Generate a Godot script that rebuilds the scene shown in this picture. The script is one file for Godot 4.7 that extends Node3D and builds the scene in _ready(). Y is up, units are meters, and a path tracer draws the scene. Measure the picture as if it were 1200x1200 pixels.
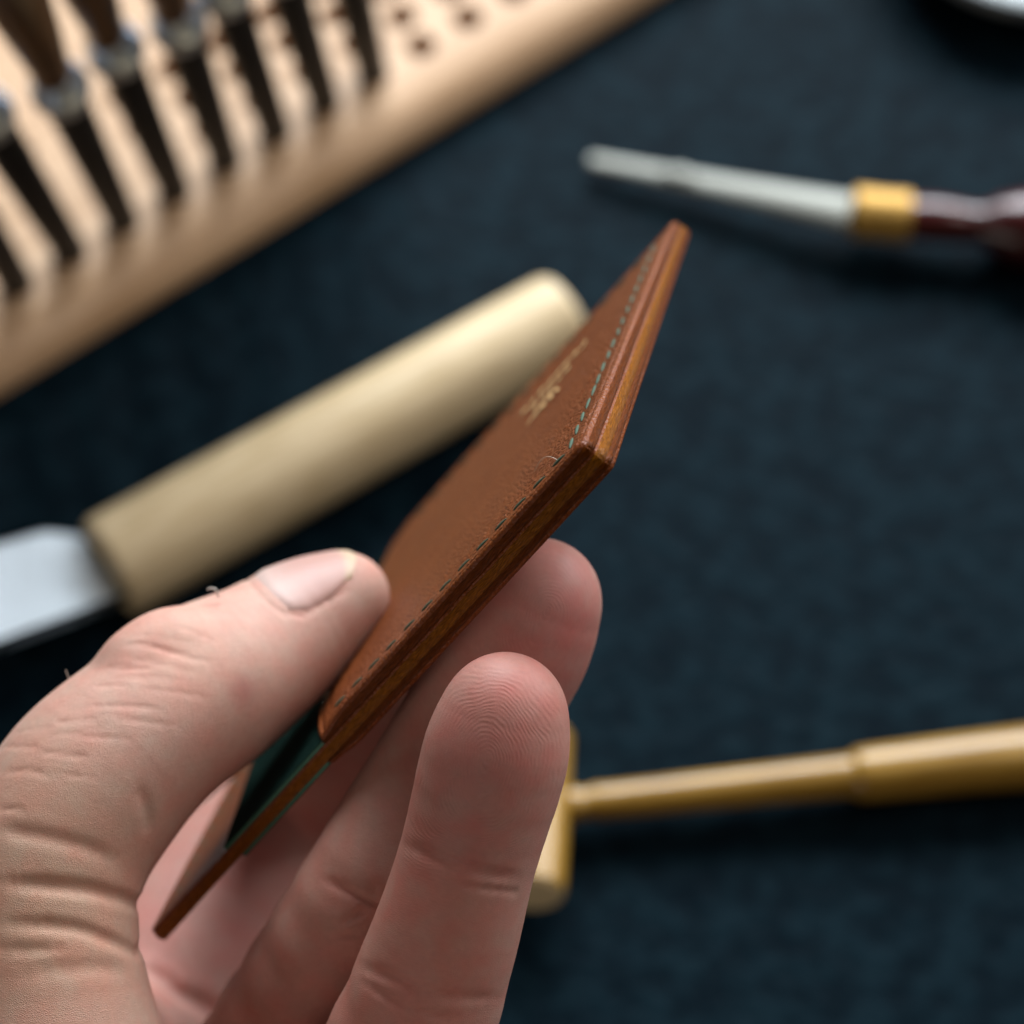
extends Node3D
# A left hand holds a brown leather card holder above a dark work mat with leather tools lying on it.

var rng := RandomNumberGenerator.new()
var used := {}

func _ready():
	rng.seed = 11
	# ---------- camera, light, exposure
	var cam := Camera3D.new()
	cam.name = "camera"
	cam.fov = rad_to_deg(2.0 * atan(0.208))
	cam.near = 0.02
	cam.far = 20.0
	cam.position = Vector3(0, 0.424, 0)
	cam.rotation_degrees = Vector3(-58, 0, 0)
	var lens := CameraAttributesPhysical.new()
	lens.frustum_focal_length = 12.0 / 0.208
	lens.exposure_aperture = 7.9
	lens.frustum_focus_distance = 0.2995
	cam.attributes = lens
	add_child(cam)
	cam.current = true
	var we := WorldEnvironment.new()
	we.name = "environment"
	var env := Environment.new()
	env.background_mode = Environment.BG_COLOR
	env.background_color = Color(0.014, 0.015, 0.018).linear_to_srgb()
	env.tonemap_mode = Environment.TONE_MAPPER_LINEAR
	env.tonemap_exposure = 1.0
	env.sdfgi_enabled = true
	env.ssao_enabled = true
	env.ssil_enabled = true
	we.environment = env
	add_child(we)
	lamp("window_light", Vector3(0.10, 0.74, -1.22), Vector3(0, 0.08, -0.22), Vector2(0.9, 0.6), 3.3, Color(0.95, 0.975, 1.0))
	lamp("right_window_light", Vector3(0.95, 0.62, -0.98), Vector3(0, 0.1, -0.22), Vector2(0.8, 0.6), 1.3, Color(0.97, 0.98, 1.0))
	lamp("room_light", Vector3(-0.75, 0.30, 0.72), Vector3(0, 0.14, -0.2), Vector2(0.7, 0.5), 0.19, Color(1.0, 0.96, 0.92))
	lamp("ceiling_light", Vector3(0.62, 1.15, -0.22), Vector3(0, 0.12, -0.22), Vector2(0.6, 0.5), 0.36, Color(1.0, 0.96, 0.93))
	# ---------- the work surface and what lies on it
	work_mat()
	tool_stand()
	knife()
	grooving_tool()
	mallet()
	dish()
	# ---------- what the hand holds, and the hand
	card_holder()
	hand()

# ================= helpers
func lamp(called, at, aim, size, energy, col):
	var l := AreaLight3D.new()
	l.name = called
	l.area_size = size
	l.light_energy = energy
	l.light_color = col
	l.area_range = 6.0
	l.area_attenuation = 2.0
	l.shadow_enabled = true
	l.area_normalize_energy = true
	add_child(l)
	l.look_at_from_position(at, aim, Vector3.UP)

func tag(o, label, category, group = ""):
	o.set_meta("label", label)
	o.set_meta("category", category)
	if group: o.set_meta("group", group)
	return o

func base(called, at = Vector3.ZERO) -> Node3D:
	var o := Node3D.new()
	o.name = numbered(called)
	o.position = at
	add_child(o, true)
	return o

func numbered(called):
	used[called] = used.get(called, 0) + 1
	return called if used[called] == 1 else "%s_%03d" % [called, used[called] - 1]

func part(called, mesh, mats, parent = self) -> MeshInstance3D:
	var o := MeshInstance3D.new()
	o.name = called if parent != self else numbered(called)
	o.mesh = mesh
	if mats is Array:
		for i in mats.size(): o.set_surface_override_material(i, mats[i])
	elif mats: o.material_override = mats
	parent.add_child(o, true)
	return o

func child_name(parent, called):
	var key = str(parent.get_instance_id()) + called
	used[key] = used.get(key, 0) + 1
	return called if used[key] == 1 else "%s_%03d" % [called, used[key] - 1]

func add_surface(am, v, n, idx, uv = null, col = null):
	var a := []
	a.resize(Mesh.ARRAY_MAX)
	a[Mesh.ARRAY_VERTEX] = v
	a[Mesh.ARRAY_NORMAL] = n
	a[Mesh.ARRAY_INDEX] = idx
	if uv: a[Mesh.ARRAY_TEX_UV] = uv
	if col: a[Mesh.ARRAY_COLOR] = col
	am.add_surface_from_arrays(Mesh.PRIMITIVE_TRIANGLES, a)

# a grid of points as one smooth sheet; front is where (across x along) points
func sheet_arrays(pts: PackedVector3Array, nu: int, nv: int, flip: bool, wrap: bool) -> Array:
	var n := PackedVector3Array()
	n.resize(pts.size())
	for j in nv:
		for i in nu:
			var i0 = i - 1
			var i1 = i + 1
			if wrap:
				if i0 < 0: i0 = nu - 2
				if i1 > nu - 1: i1 = 1
			else:
				i0 = max(i0, 0)
				i1 = min(i1, nu - 1)
			var du = pts[j * nu + i1] - pts[j * nu + i0]
			var dv = pts[min(j + 1, nv - 1) * nu + i] - pts[max(j - 1, 0) * nu + i]
			var c = du.cross(dv)
			if c.length() < 1e-16: c = Vector3.UP
			n[j * nu + i] = (-c if flip else c).normalized()
	var idx := PackedInt32Array()
	for j in nv - 1:
		for i in nu - 1:
			var a = j * nu + i
			if flip: idx.append_array([a, a + 1, a + nu, a + 1, a + nu + 1, a + nu])
			else: idx.append_array([a, a + nu, a + 1, a + 1, a + nu, a + nu + 1])
	return [pts, n, idx]

# turned shape round the y axis; profile points are (radius, height), from bottom to top; flat squashes it
func lathe(profile: Array, seg := 48, flat := 1.0, sharp := 0.6) -> ArrayMesh:
	var prof := []
	for i in profile.size():
		prof.append(profile[i])
		if i > 0 and i < profile.size() - 1:
			var a = (profile[i] - profile[i - 1]).normalized()
			var b = (profile[i + 1] - profile[i]).normalized()
			if a.dot(b) < sharp: prof.append(profile[i])   # a crisp corner gets two rings
	var nu = seg + 1
	var nv = prof.size()
	var v := PackedVector3Array()
	var n := PackedVector3Array()
	var uv := PackedVector2Array()
	for j in nv:
		var t0: Vector2
		if j > 0 and prof[j] == prof[j - 1]: t0 = prof[j + 1] - prof[j]
		elif j < nv - 1 and prof[j] == prof[j + 1]: t0 = prof[j] - prof[j - 1]
		else: t0 = prof[min(j + 1, nv - 1)] - prof[max(j - 1, 0)]
		t0 = t0.normalized()
		for i in nu:
			var a = TAU * i / seg
			v.append(Vector3(cos(a) * prof[j].x, prof[j].y, sin(a) * prof[j].x * flat))
			n.append(Vector3(cos(a) * t0.y, -t0.x, sin(a) * t0.y / flat).normalized())
			uv.append(Vector2(float(i) / seg, prof[j].y * 20.0))
	var idx := PackedInt32Array()
	for j in nv - 1:
		for i in nu - 1:
			var a = j * nu + i
			idx.append_array([a, a + 1, a + nu, a + 1, a + nu + 1, a + nu])
	var am := ArrayMesh.new()
	add_surface(am, v, n, idx, uv)
	return am

func noise(freq, seed_, kind = FastNoiseLite.TYPE_SIMPLEX_SMOOTH, oct = 4) -> FastNoiseLite:
	var f := FastNoiseLite.new()
	f.noise_type = kind
	f.frequency = freq
	f.seed = seed_
	f.fractal_octaves = oct
	return f

func noise_tex(f: FastNoiseLite, size: Vector2i, ramp = null, bump := false) -> ImageTexture:
	var im := f.get_seamless_image(size.x, size.y)
	im.convert(Image.FORMAT_RGBA8)
	if ramp:
		var offs = ramp[0]
		var cols = ramp[1]
		var g := Gradient.new()
		g.offsets = PackedFloat32Array(offs)
		var cc := PackedColorArray()
		for c in cols: cc.append(c)
		g.colors = cc
		var lut := PackedByteArray()
		for k in 256:
			var c = g.sample(k / 255.0)
			lut.append_array([int(c.r * 255.0 + 0.5), int(c.g * 255.0 + 0.5), int(c.b * 255.0 + 0.5)])
		var d := im.get_data()
		for k in range(0, d.size(), 4):
			var g0 = d[k] * 3
			d[k] = lut[g0]
			d[k + 1] = lut[g0 + 1]
			d[k + 2] = lut[g0 + 2]
		im = Image.create_from_data(size.x, size.y, false, Image.FORMAT_RGBA8, d)
	return ImageTexture.create_from_image(im)

func lin(r, g, b) -> Color:
	return Color(r, g, b).linear_to_srgb()

func plain_mat(c: Color, rough := 0.5, metal := 0.0) -> StandardMaterial3D:
	var m := StandardMaterial3D.new()
	m.albedo_color = c
	m.roughness = rough
	m.metallic = metal
	return m

func tri_mat(tex, scale: Vector3, rough := 0.6, bump = null, depth := 0.0) -> StandardMaterial3D:
	var m := StandardMaterial3D.new()
	m.albedo_texture = tex
	m.uv1_triplanar = true
	m.uv1_scale = scale
	m.roughness = rough
	if bump:
		m.heightmap_enabled = true
		m.heightmap_texture = bump
		m.heightmap_scale = depth
	return m

# a frame whose y axis runs along 'to - from'
func along(from: Vector3, to: Vector3, up := Vector3.UP) -> Transform3D:
	var y = (to - from).normalized()
	var x = y.cross(up).normalized()
	return Transform3D(Basis(x, y, x.cross(y)), from)

# ================= setting
func work_mat():
	var f := noise(0.020, 5, FastNoiseLite.TYPE_SIMPLEX_SMOOTH, 6)
	f.fractal_gain = 0.55
	var tex := noise_tex(f, Vector2i(1024, 1024), [[0.25, 0.5, 0.75], [lin(0.0019, 0.0062, 0.0098), lin(0.0027, 0.0088, 0.0132), lin(0.0043, 0.0130, 0.0186)]])
	var m := tri_mat(tex, Vector3(5, 5, 5), 0.52, noise_tex(noise(0.08, 6, FastNoiseLite.TYPE_SIMPLEX_SMOOTH, 4), Vector2i(512, 512)), 0.03)
	m.metallic_specular = 0.1
	var b := BoxMesh.new()
	b.size = Vector3(1.5, 0.004, 1.3)
	var o = part("work_mat", b, m)
	o.position = Vector3(0.05, -0.002, -0.3)
	o.set_meta("kind", "structure")

func tool_stand():
	var wood := tri_mat(noise_tex(noise(0.01, 21, FastNoiseLite.TYPE_SIMPLEX_SMOOTH, 5), Vector2i(512, 512), [[0.3, 0.5, 0.7], [lin(0.48, 0.29, 0.15), lin(0.54, 0.34, 0.19), lin(0.59, 0.385, 0.225)]]), Vector3(4, 40, 40), 0.55)
	var A := Vector3(-0.10701, -0.00000, -0.29228)
	var B := Vector3(0.03486, 0.00000, -0.40589)
	var x = (B - A).normalized()
	var z = x.cross(Vector3.UP)          # towards the front of the stand
	var h := 0.011
	var o := CSGCombiner3D.new()
	o.name = "tool_stand"
	o.transform = Transform3D(Basis(x, Vector3.UP, z), A)
	add_child(o)
	tag(o, "long pale wooden tool stand drilled with rows of round holes", "tool stand")
	var p := CSGPolygon3D.new()
	p.name = "block"
	# cross section: depth against height, with a rounded front top edge
	var poly := PackedVector2Array([Vector2(-0.12, 0.0), Vector2(-0.0015, 0.0), Vector2(0.0, 0.0015)])
	for k in 17:
		var a = PI / 2 * k / 16.0
		poly.append(Vector2(-0.0095 + 0.0095 * cos(a), h - 0.0075 + 0.0075 * sin(a)))
	for k in 5:
		var a = PI / 2 * k / 4.0
		poly.append(Vector2(-0.117 - 0.003 * sin(a), h - 0.003 + 0.003 * cos(a)))
	p.polygon = poly
	p.mode = CSGPolygon3D.MODE_DEPTH
	p.depth = 0.42
	p.rotation = Vector3(0, PI / 2, 0)
	p.position = Vector3(-0.12, 0, 0)
	p.smooth_faces = false
	p.material = wood
	# polygon x -> local z, extrusion -> local x
	p.transform = Transform3D(Basis(Vector3(0, 0, 1), Vector3(0, 1, 0), Vector3(-1, 0, 0)), Vector3(-0.12, 0, 0))
	o.add_child(p)
	var inv = o.transform.affine_inverse()
	var first: Vector3 = inv * Vector3(-0.09345, 0.01100, -0.32307)
	var step: float = 0.01336
	var lean := Vector3(-0.04, 1.0, 0.31).normalized()
	var n := 0
	for row in 4:
		for k in range(-1, 14):
			var c := CSGCylinder3D.new()
			c.name = "hole" if n == 0 else "hole_%03d" % n
			n += 1
			c.operation = CSGShape3D.OPERATION_SUBTRACTION
			c.radius = 0.0036
			c.height = 0.05
			c.sides = 14
			c.material = wood
			var at = first + Vector3(step * k - -0.00200 * row, 0, -0.00980 * row)
			c.transform = Transform3D(along(Vector3.ZERO, inv.basis * lean, Vector3(0, 0, 1)).basis, at + inv.basis * lean * (0.025 - 0.009))
			o.add_child(c)
	# the tools standing in the front row
	var black := plain_mat(lin(0.008, 0.008, 0.009), 0.45, 0.0)
	black.metallic_specular = 0.3
	var steel := plain_mat(lin(0.68, 0.74, 0.82), 0.28, 0.9)
	var brown := tri_mat(noise_tex(noise(0.02, 31), Vector2i(128, 128), [[0.3, 0.7], [lin(0.085, 0.034, 0.007), lin(0.16, 0.068, 0.014)]]), Vector3(60, 12, 60), 0.3)
	var shaft := lathe([Vector2(0.0, -0.0085), Vector2(0.0030, -0.008), Vector2(0.0035, -0.006), Vector2(0.0039, 0.03), Vector2(0.0043, 0.064), Vector2(0.0043, 0.069), Vector2(0, 0.069)], 24)
	var ferrule := lathe([Vector2(0, 0.064), Vector2(0.0040, 0.0641), Vector2(0.0051, 0.0652), Vector2(0.0057, 0.0672), Vector2(0.0058, 0.0690), Vector2(0.0055, 0.0710), Vector2(0.0048, 0.0728), Vector2(0.0044, 0.0740), Vector2(0.0040, 0.0752), Vector2(0, 0.0754)], 32)
	var grip := lathe([Vector2(0, 0.0745), Vector2(0.0036, 0.0748), Vector2(0.0040, 0.080), Vector2(0.0050, 0.092), Vector2(0.0060, 0.108), Vector2(0.0058, 0.125), Vector2(0.0044, 0.134), Vector2(0, 0.137)], 32)
	var words = ["cut off by the left edge of the photo", "nearest to the left edge whose foot is seen", "second whose foot is seen from the left", "third whose foot is seen from the left", "with the middle foot of the row", "second from the right end of the row", "last but one beside the empty holes", "at the right end beside the empty holes"]
	var proto: Node3D
	for k in range(-1, 7):
		var at = o.transform * (first + Vector3(step * k, 0, 0))
		var t: Node3D
		if proto == null:
			t = base("stamping_tool")
			proto = t
			part("shaft", shaft, black, t)
			part("ferrule", ferrule, steel, t)
			part("handle", grip, brown, t)
		else:
			t = proto.duplicate()
			t.name = numbered("stamping_tool")
			add_child(t, true)
		var l = (lean + Vector3(rng.randf_range(-0.025, 0.025), 0, rng.randf_range(-0.025, 0.025))).normalized()
		t.transform = Transform3D(along(Vector3.ZERO, l, Vector3(0, 0, 1)).basis.rotated(l, rng.randf() * 3.0), at)
		tag(t, "black tool in the wooden stand, " + words[k + 1], "leather tool", "tools standing in the wooden stand")

func knife():
	var t := base("leather_knife")
	tag(t, "flat bladed knife with a thick pale wooden handle lying behind the hand", "knife")
	var wood := tri_mat(noise_tex(noise(0.02, 41, FastNoiseLite.TYPE_SIMPLEX_SMOOTH, 4), Vector2i(512, 512), [[0.25, 0.5, 0.75], [lin(0.52, 0.385, 0.20), lin(0.60, 0.455, 0.26), lin(0.66, 0.52, 0.31)]]), Vector3(60, 5, 60), 0.5)
	var a := Vector3(-0.07879, 0.01060, -0.24516)
	var b := Vector3(0.01140, 0.00990, -0.30685)
	var L = a.distance_to(b)
	var r0: float = 0.01060
	var r1: float = 0.00990
	t.transform = along(a, b)
	var prof := [Vector2(0, 0), Vector2(r0 - 0.0012, 0.0), Vector2(r0 - 0.0004, 0.0004), Vector2(r0, 0.0013)]
	for k in range(1, 10): prof.append(Vector2(lerp(r0, r1, k / 10.0), L * k / 10.0))
	prof.append_array([Vector2(r1, L - 0.002), Vector2(r1 - 0.0005, L - 0.0007), Vector2(r1 - 0.002, L), Vector2(0, L)])
	part("handle", lathe(prof, 72), wood, t)
	var steel := plain_mat(lin(0.62, 0.70, 0.75), 0.42, 0.25)
	# the blade: an outline in the plane of the blade, given depth and bevelled rims
	var out := PackedVector2Array([Vector2(-0.08143, -0.25290), Vector2(-0.07474, -0.24122), Vector2(-0.07548, -0.23816), Vector2(-0.09771, -0.22352), Vector2(-0.13633, -0.19997), Vector2(-0.16487, -0.21692), Vector2(-0.13970, -0.23172), Vector2(-0.10995, -0.24392), Vector2(-0.10045, -0.24839), Vector2(-0.09220, -0.25290)])
	var bl = part("blade", bevelled(out, 0.003, 0.0009), steel, t)
	bl.transform = t.transform.affine_inverse() * Transform3D(Basis(), a + Vector3(0, -0.001, 0)) * Transform3D(Basis(Vector3(-0.6, 0, -0.82).normalized(), 0.26), Vector3.ZERO) * Transform3D(Basis(), Vector3(-a.x, 0, -a.z))
	part("collar", lathe([Vector2(0, -0.004), Vector2(r0 * 0.25, -0.004), Vector2(r0 * 0.25, 0.001), Vector2(0, 0.001)], 40, 0.6), steel, t)

# a flat outline (x, z in metres) given thickness, with rounded rims
func bevelled(out: PackedVector2Array, thick: float, r: float) -> ArrayMesh:
	if Geometry2D.is_polygon_clockwise(out): out.reverse()
	var n := out.size()
	var rings := []
	for k in 5:
		var a = PI / 2 * k / 4.0
		rings.append([r * (1 - sin(a)), -thick / 2 + r * (1 - cos(a))])
	rings.reverse()
	# from the top rim down to the bottom rim
	var prof := []
	for k in 5:
		var a = PI / 2 * k / 4.0
		prof.append([r * (1 - sin(a)), thick / 2 - r * (1 - cos(a)), Vector2(sin(a), cos(a))])
	for k in 5:
		var a = PI / 2 * (1 - k / 4.0)
		prof.append([r * (1 - sin(a)), -thick / 2 + r * (1 - cos(a)), Vector2(sin(a), -cos(a))])
	var v := PackedVector3Array()
	var nn := PackedVector3Array()
	var idx := PackedInt32Array()
	var nor := PackedVector2Array()
	for i in n:
		var e0 = (out[i] - out[(i + n - 1) % n]).normalized()
		var e1 = (out[(i + 1) % n] - out[i]).normalized()
		var m = Vector2(e0.y + e1.y, -e0.x - e1.x).normalized()
		nor.append(m)
	for q in prof:
		for i in n:
			var p = out[i] - nor[i] * q[0]
			v.append(Vector3(p.x, q[1], p.y))
			nn.append(Vector3(nor[i].x * q[2].x, q[2].y, nor[i].y * q[2].x).normalized())
	for j in prof.size() - 1:
		for i in n:
			var a = j * n + i
			var b = j * n + (i + 1) % n
			idx.append_array([a, b, a + n, b, b + n, a + n])
	var tri := Geometry2D.triangulate_polygon(out)
	for s in 2:
		var at = v.size()
		var q = prof[0] if s == 0 else prof[-1]
		for i in n:
			var p = out[i] - nor[i] * q[0]
			v.append(Vector3(p.x, q[1], p.y))
			nn.append(Vector3(0, 1 if s == 0 else -1, 0))
		for k in range(0, tri.size(), 3):
			if s == 0: idx.append_array([at + tri[k], at + tri[k + 1], at + tri[k + 2]])
			else: idx.append_array([at + tri[k], at + tri[k + 2], at + tri[k + 1]])
	var am := ArrayMesh.new()
	add_surface(am, v, nn, idx)
	return am

func grooving_tool():
	var t := base("edge_tool")
	tag(t, "tapered grey steel hand tool with brass ferrule and dark red turned handle", "hand tool")
	var tip := Vector3(0.01699, 0.00350, -0.35469)
	var fer := Vector3(0.07353, 0.00850, -0.33572)
	t.transform = along(fer, fer + (fer - tip))
	var L = fer.distance_to(tip)
	var steel := plain_mat(lin(0.30, 0.31, 0.27), 0.55, 0.2)
	var prof := [Vector2(0, -L), Vector2(0.0013, -L + 0.0002), Vector2(0.0017, -L + 0.001)]
	for k in range(1, 20):
		var s = k / 20.0
		prof.append(Vector2(lerp(0.0017, 0.0046, s * s * 0.45 + s * 0.55), -L + L * s))
	prof.append_array([Vector2(0.0050, -0.0004), Vector2(0, 0.0)])
	part("shank", lathe(prof, 40, 0.5), steel, t)
	var slot := lathe([Vector2(0, -L + 0.017), Vector2(0.0012, -L + 0.0175), Vector2(0.0022, -L + 0.021), Vector2(0.0012, -L + 0.0245), Vector2(0, -L + 0.025)], 24, 0.5)
	var sm = part("stop_pin", slot, steel, t)
	sm.position = Vector3(0, 0, 0.0011)
	var brass := plain_mat(lin(0.50, 0.29, 0.06), 0.5, 0.4)
	var turned := t.transform.affine_inverse() * along(fer, Vector3(0.10620, 0.00850, -0.33174))
	var fm = part("ferrule", lathe([Vector2(0, -0.0012), Vector2(0.0053, 0.0), Vector2(0.0056, 0.0006), Vector2(0.0054, 0.006), Vector2(0.0056, 0.0115), Vector2(0.0052, 0.0121), Vector2(0, 0.0122)], 40), brass, t)
	fm.transform = turned
	var red := tri_mat(noise_tex(noise(0.03, 51), Vector2i(128, 128), [[0.3, 0.7], [lin(0.035, 0.005, 0.0045), lin(0.075, 0.010, 0.009)]]), Vector3(60, 12, 60), 0.22)
	red.clearcoat_enabled = true
	red.clearcoat = 0.35
	red.clearcoat_roughness = 0.3
	var hm = part("handle", lathe([Vector2(0, 0.012), Vector2(0.0044, 0.0122), Vector2(0.0047, 0.014), Vector2(0.0050, 0.018), Vector2(0.0047, 0.022), Vector2(0.0042, 0.0255), Vector2(0.0046, 0.028), Vector2(0.0066, 0.031), Vector2(0.0080, 0.036), Vector2(0.0084, 0.042), Vector2(0.0080, 0.050), Vector2(0.0086, 0.065), Vector2(0.0095, 0.080), Vector2(0.0085, 0.096), Vector2(0.005, 0.104), Vector2(0, 0.106)], 56), red, t)
	hm.transform = turned

func mallet():
	var t := base("small_mallet")
	tag(t, "small golden yellow wooden mallet with stepped handle lying right of the fingers", "mallet")
	var wood := tri_mat(noise_tex(noise(0.02, 61, FastNoiseLite.TYPE_SIMPLEX_SMOOTH, 4), Vector2i(256, 256), [[0.25, 0.5, 0.75], [lin(0.25, 0.130, 0.014), lin(0.32, 0.172, 0.022), lin(0.38, 0.215, 0.034)]]), Vector3(60, 7, 60), 0.34)
	wood.clearcoat_enabled = true
	wood.clearcoat = 0.35
	wood.clearcoat_roughness = 0.25
	var pale := tri_mat(wood.albedo_texture, Vector3(50, 50, 50), 0.45)
	pale.albedo_texture = null
	pale.albedo_color = lin(0.74, 0.56, 0.30)
	var a := Vector3(0.00890, 0.00600, -0.19652)
	var m := Vector3(0.06423, 0.00600, -0.20302)
	var e := Vector3(0.11758, 0.00660, -0.20878)
	var h0 := Vector3(0.00369, 0.01100, -0.17694)
	var h1 := Vector3(0.00550, 0.00600, -0.21124)
	t.transform = Transform3D(Basis(), a)
	var head = part("head", lathe([Vector2(0, 0), Vector2(0.0055, 0.0), Vector2(0.0058, 0.0001), Vector2(0.0059, 0.0004), Vector2(0.0060, 0.008), Vector2(0.0060, 0.016), Vector2(0.0060, 0.025), Vector2(0.0059, h0.distance_to(h1) - 0.0004), Vector2(0.0057, h0.distance_to(h1) - 0.0003), Vector2(0.0048, h0.distance_to(h1)), Vector2(0, h0.distance_to(h1))], 48), wood, t)
	for s in 2:
		var face = part("striking_face", lathe([Vector2(0, 0.0004), Vector2(0.0050, 0.0004), Vector2(0.0055, 0.0001), Vector2(0.0056, -0.0008), Vector2(0, -0.0008)], 40), pale, t)
		face.transform = t.transform.affine_inverse() * (along(h0, h0 * 2.0 - h1) if s == 0 else along(h1, h1 * 2.0 - h0))
	head.transform = t.transform.affine_inverse() * along(h0, h1)
	var l = a.distance_to(m)
	var l2 = m.distance_to(e)
	var hd = part("handle", lathe([Vector2(0.0024, -0.006), Vector2(0.0028, 0.0), Vector2(0.0033, 0.001), Vector2(0.0034, 0.003), Vector2(0.0030, 0.0042), Vector2(0.0029, 0.0055), Vector2(0.0034, 0.0068), Vector2(0.0033, 0.0085), Vector2(0.0036, l * 0.6), Vector2(0.0040, l - 0.0008), Vector2(0.0042, l - 0.0005), Vector2(0.0049, l + 0.0006), Vector2(0.0051, l + 0.002), Vector2(0.0056, l + l2 * 0.4), Vector2(0.0062, l + l2 * 0.8), Vector2(0.005, l + l2 * 0.97), Vector2(0, l + l2)], 48), wood, t)
	hd.transform = t.transform.affine_inverse() * along(a, e)

func dish():
	var w := plain_mat(lin(0.42, 0.47, 0.48), 0.4)
	var o = part("white_dish", lathe([Vector2(0, 0.0), Vector2(0.024, 0.0), Vector2(0.026, 0.001), Vector2(0.033, 0.006), Vector2(0.0365, 0.0125), Vector2(0.0368, 0.0138), Vector2(0.0355, 0.0143), Vector2(0.0345, 0.0132), Vector2(0.031, 0.0075), Vector2(0.024, 0.003), Vector2(0, 0.0027)], 72), w)
	o.position = Vector3(0.12346, 0.00000, -0.42681)
	tag(o, "white round dish cut off by the top right corner", "dish")

# ================= the card holder: x runs from the front corner to the top corner, y along the long edge, z out of the front face
const CARD_L := 0.09952
const CARD_W := 0.07706

func shaped(u: float, v: float, z: float) -> Vector3:
	var f = 1.0 - 0.36 * v / CARD_W
	f *= 1.0 + 0.30 * smoothstep(0.76 * CARD_L, CARD_L, u)
	# the corners are cut round in plan
	var rc := 0.0013
	var cu = clamp(u, rc, CARD_L - rc)
	var cv = clamp(v, rc, CARD_W - rc)
	if cu != u and cv != v:
		var d := Vector2(u - cu, v - cv)
		d *= max(abs(d.x), abs(d.y)) / d.length()
		u = cu + d.x
		v = cv + d.y
	return Vector3(v, u, z * f)

func spaced(a: float, b: float, step: float) -> PackedFloat32Array:
	var rim := [0.0, 0.06, 0.15, 0.28, 0.42, 0.6, 0.8, 0.95, 1.1, 1.25, 1.45, 1.7, 2.1, 2.6, 3.1, 3.6, 4.2, 5.0]
	var o := PackedFloat32Array()
	var L := b - a
	for e in rim:
		if e * 0.001 < L * 0.45: o.append(e * 0.001 / L)
	var first = o[-1]
	var n := int(ceil((1.0 - 2.0 * first) * L / step))
	var m := o.size()
	for k in range(1, n): o.append(first + (1.0 - 2.0 * first) * k / n)
	for k in range(m - 1, -1, -1): o.append(1.0 - o[k])
	return o

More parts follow.
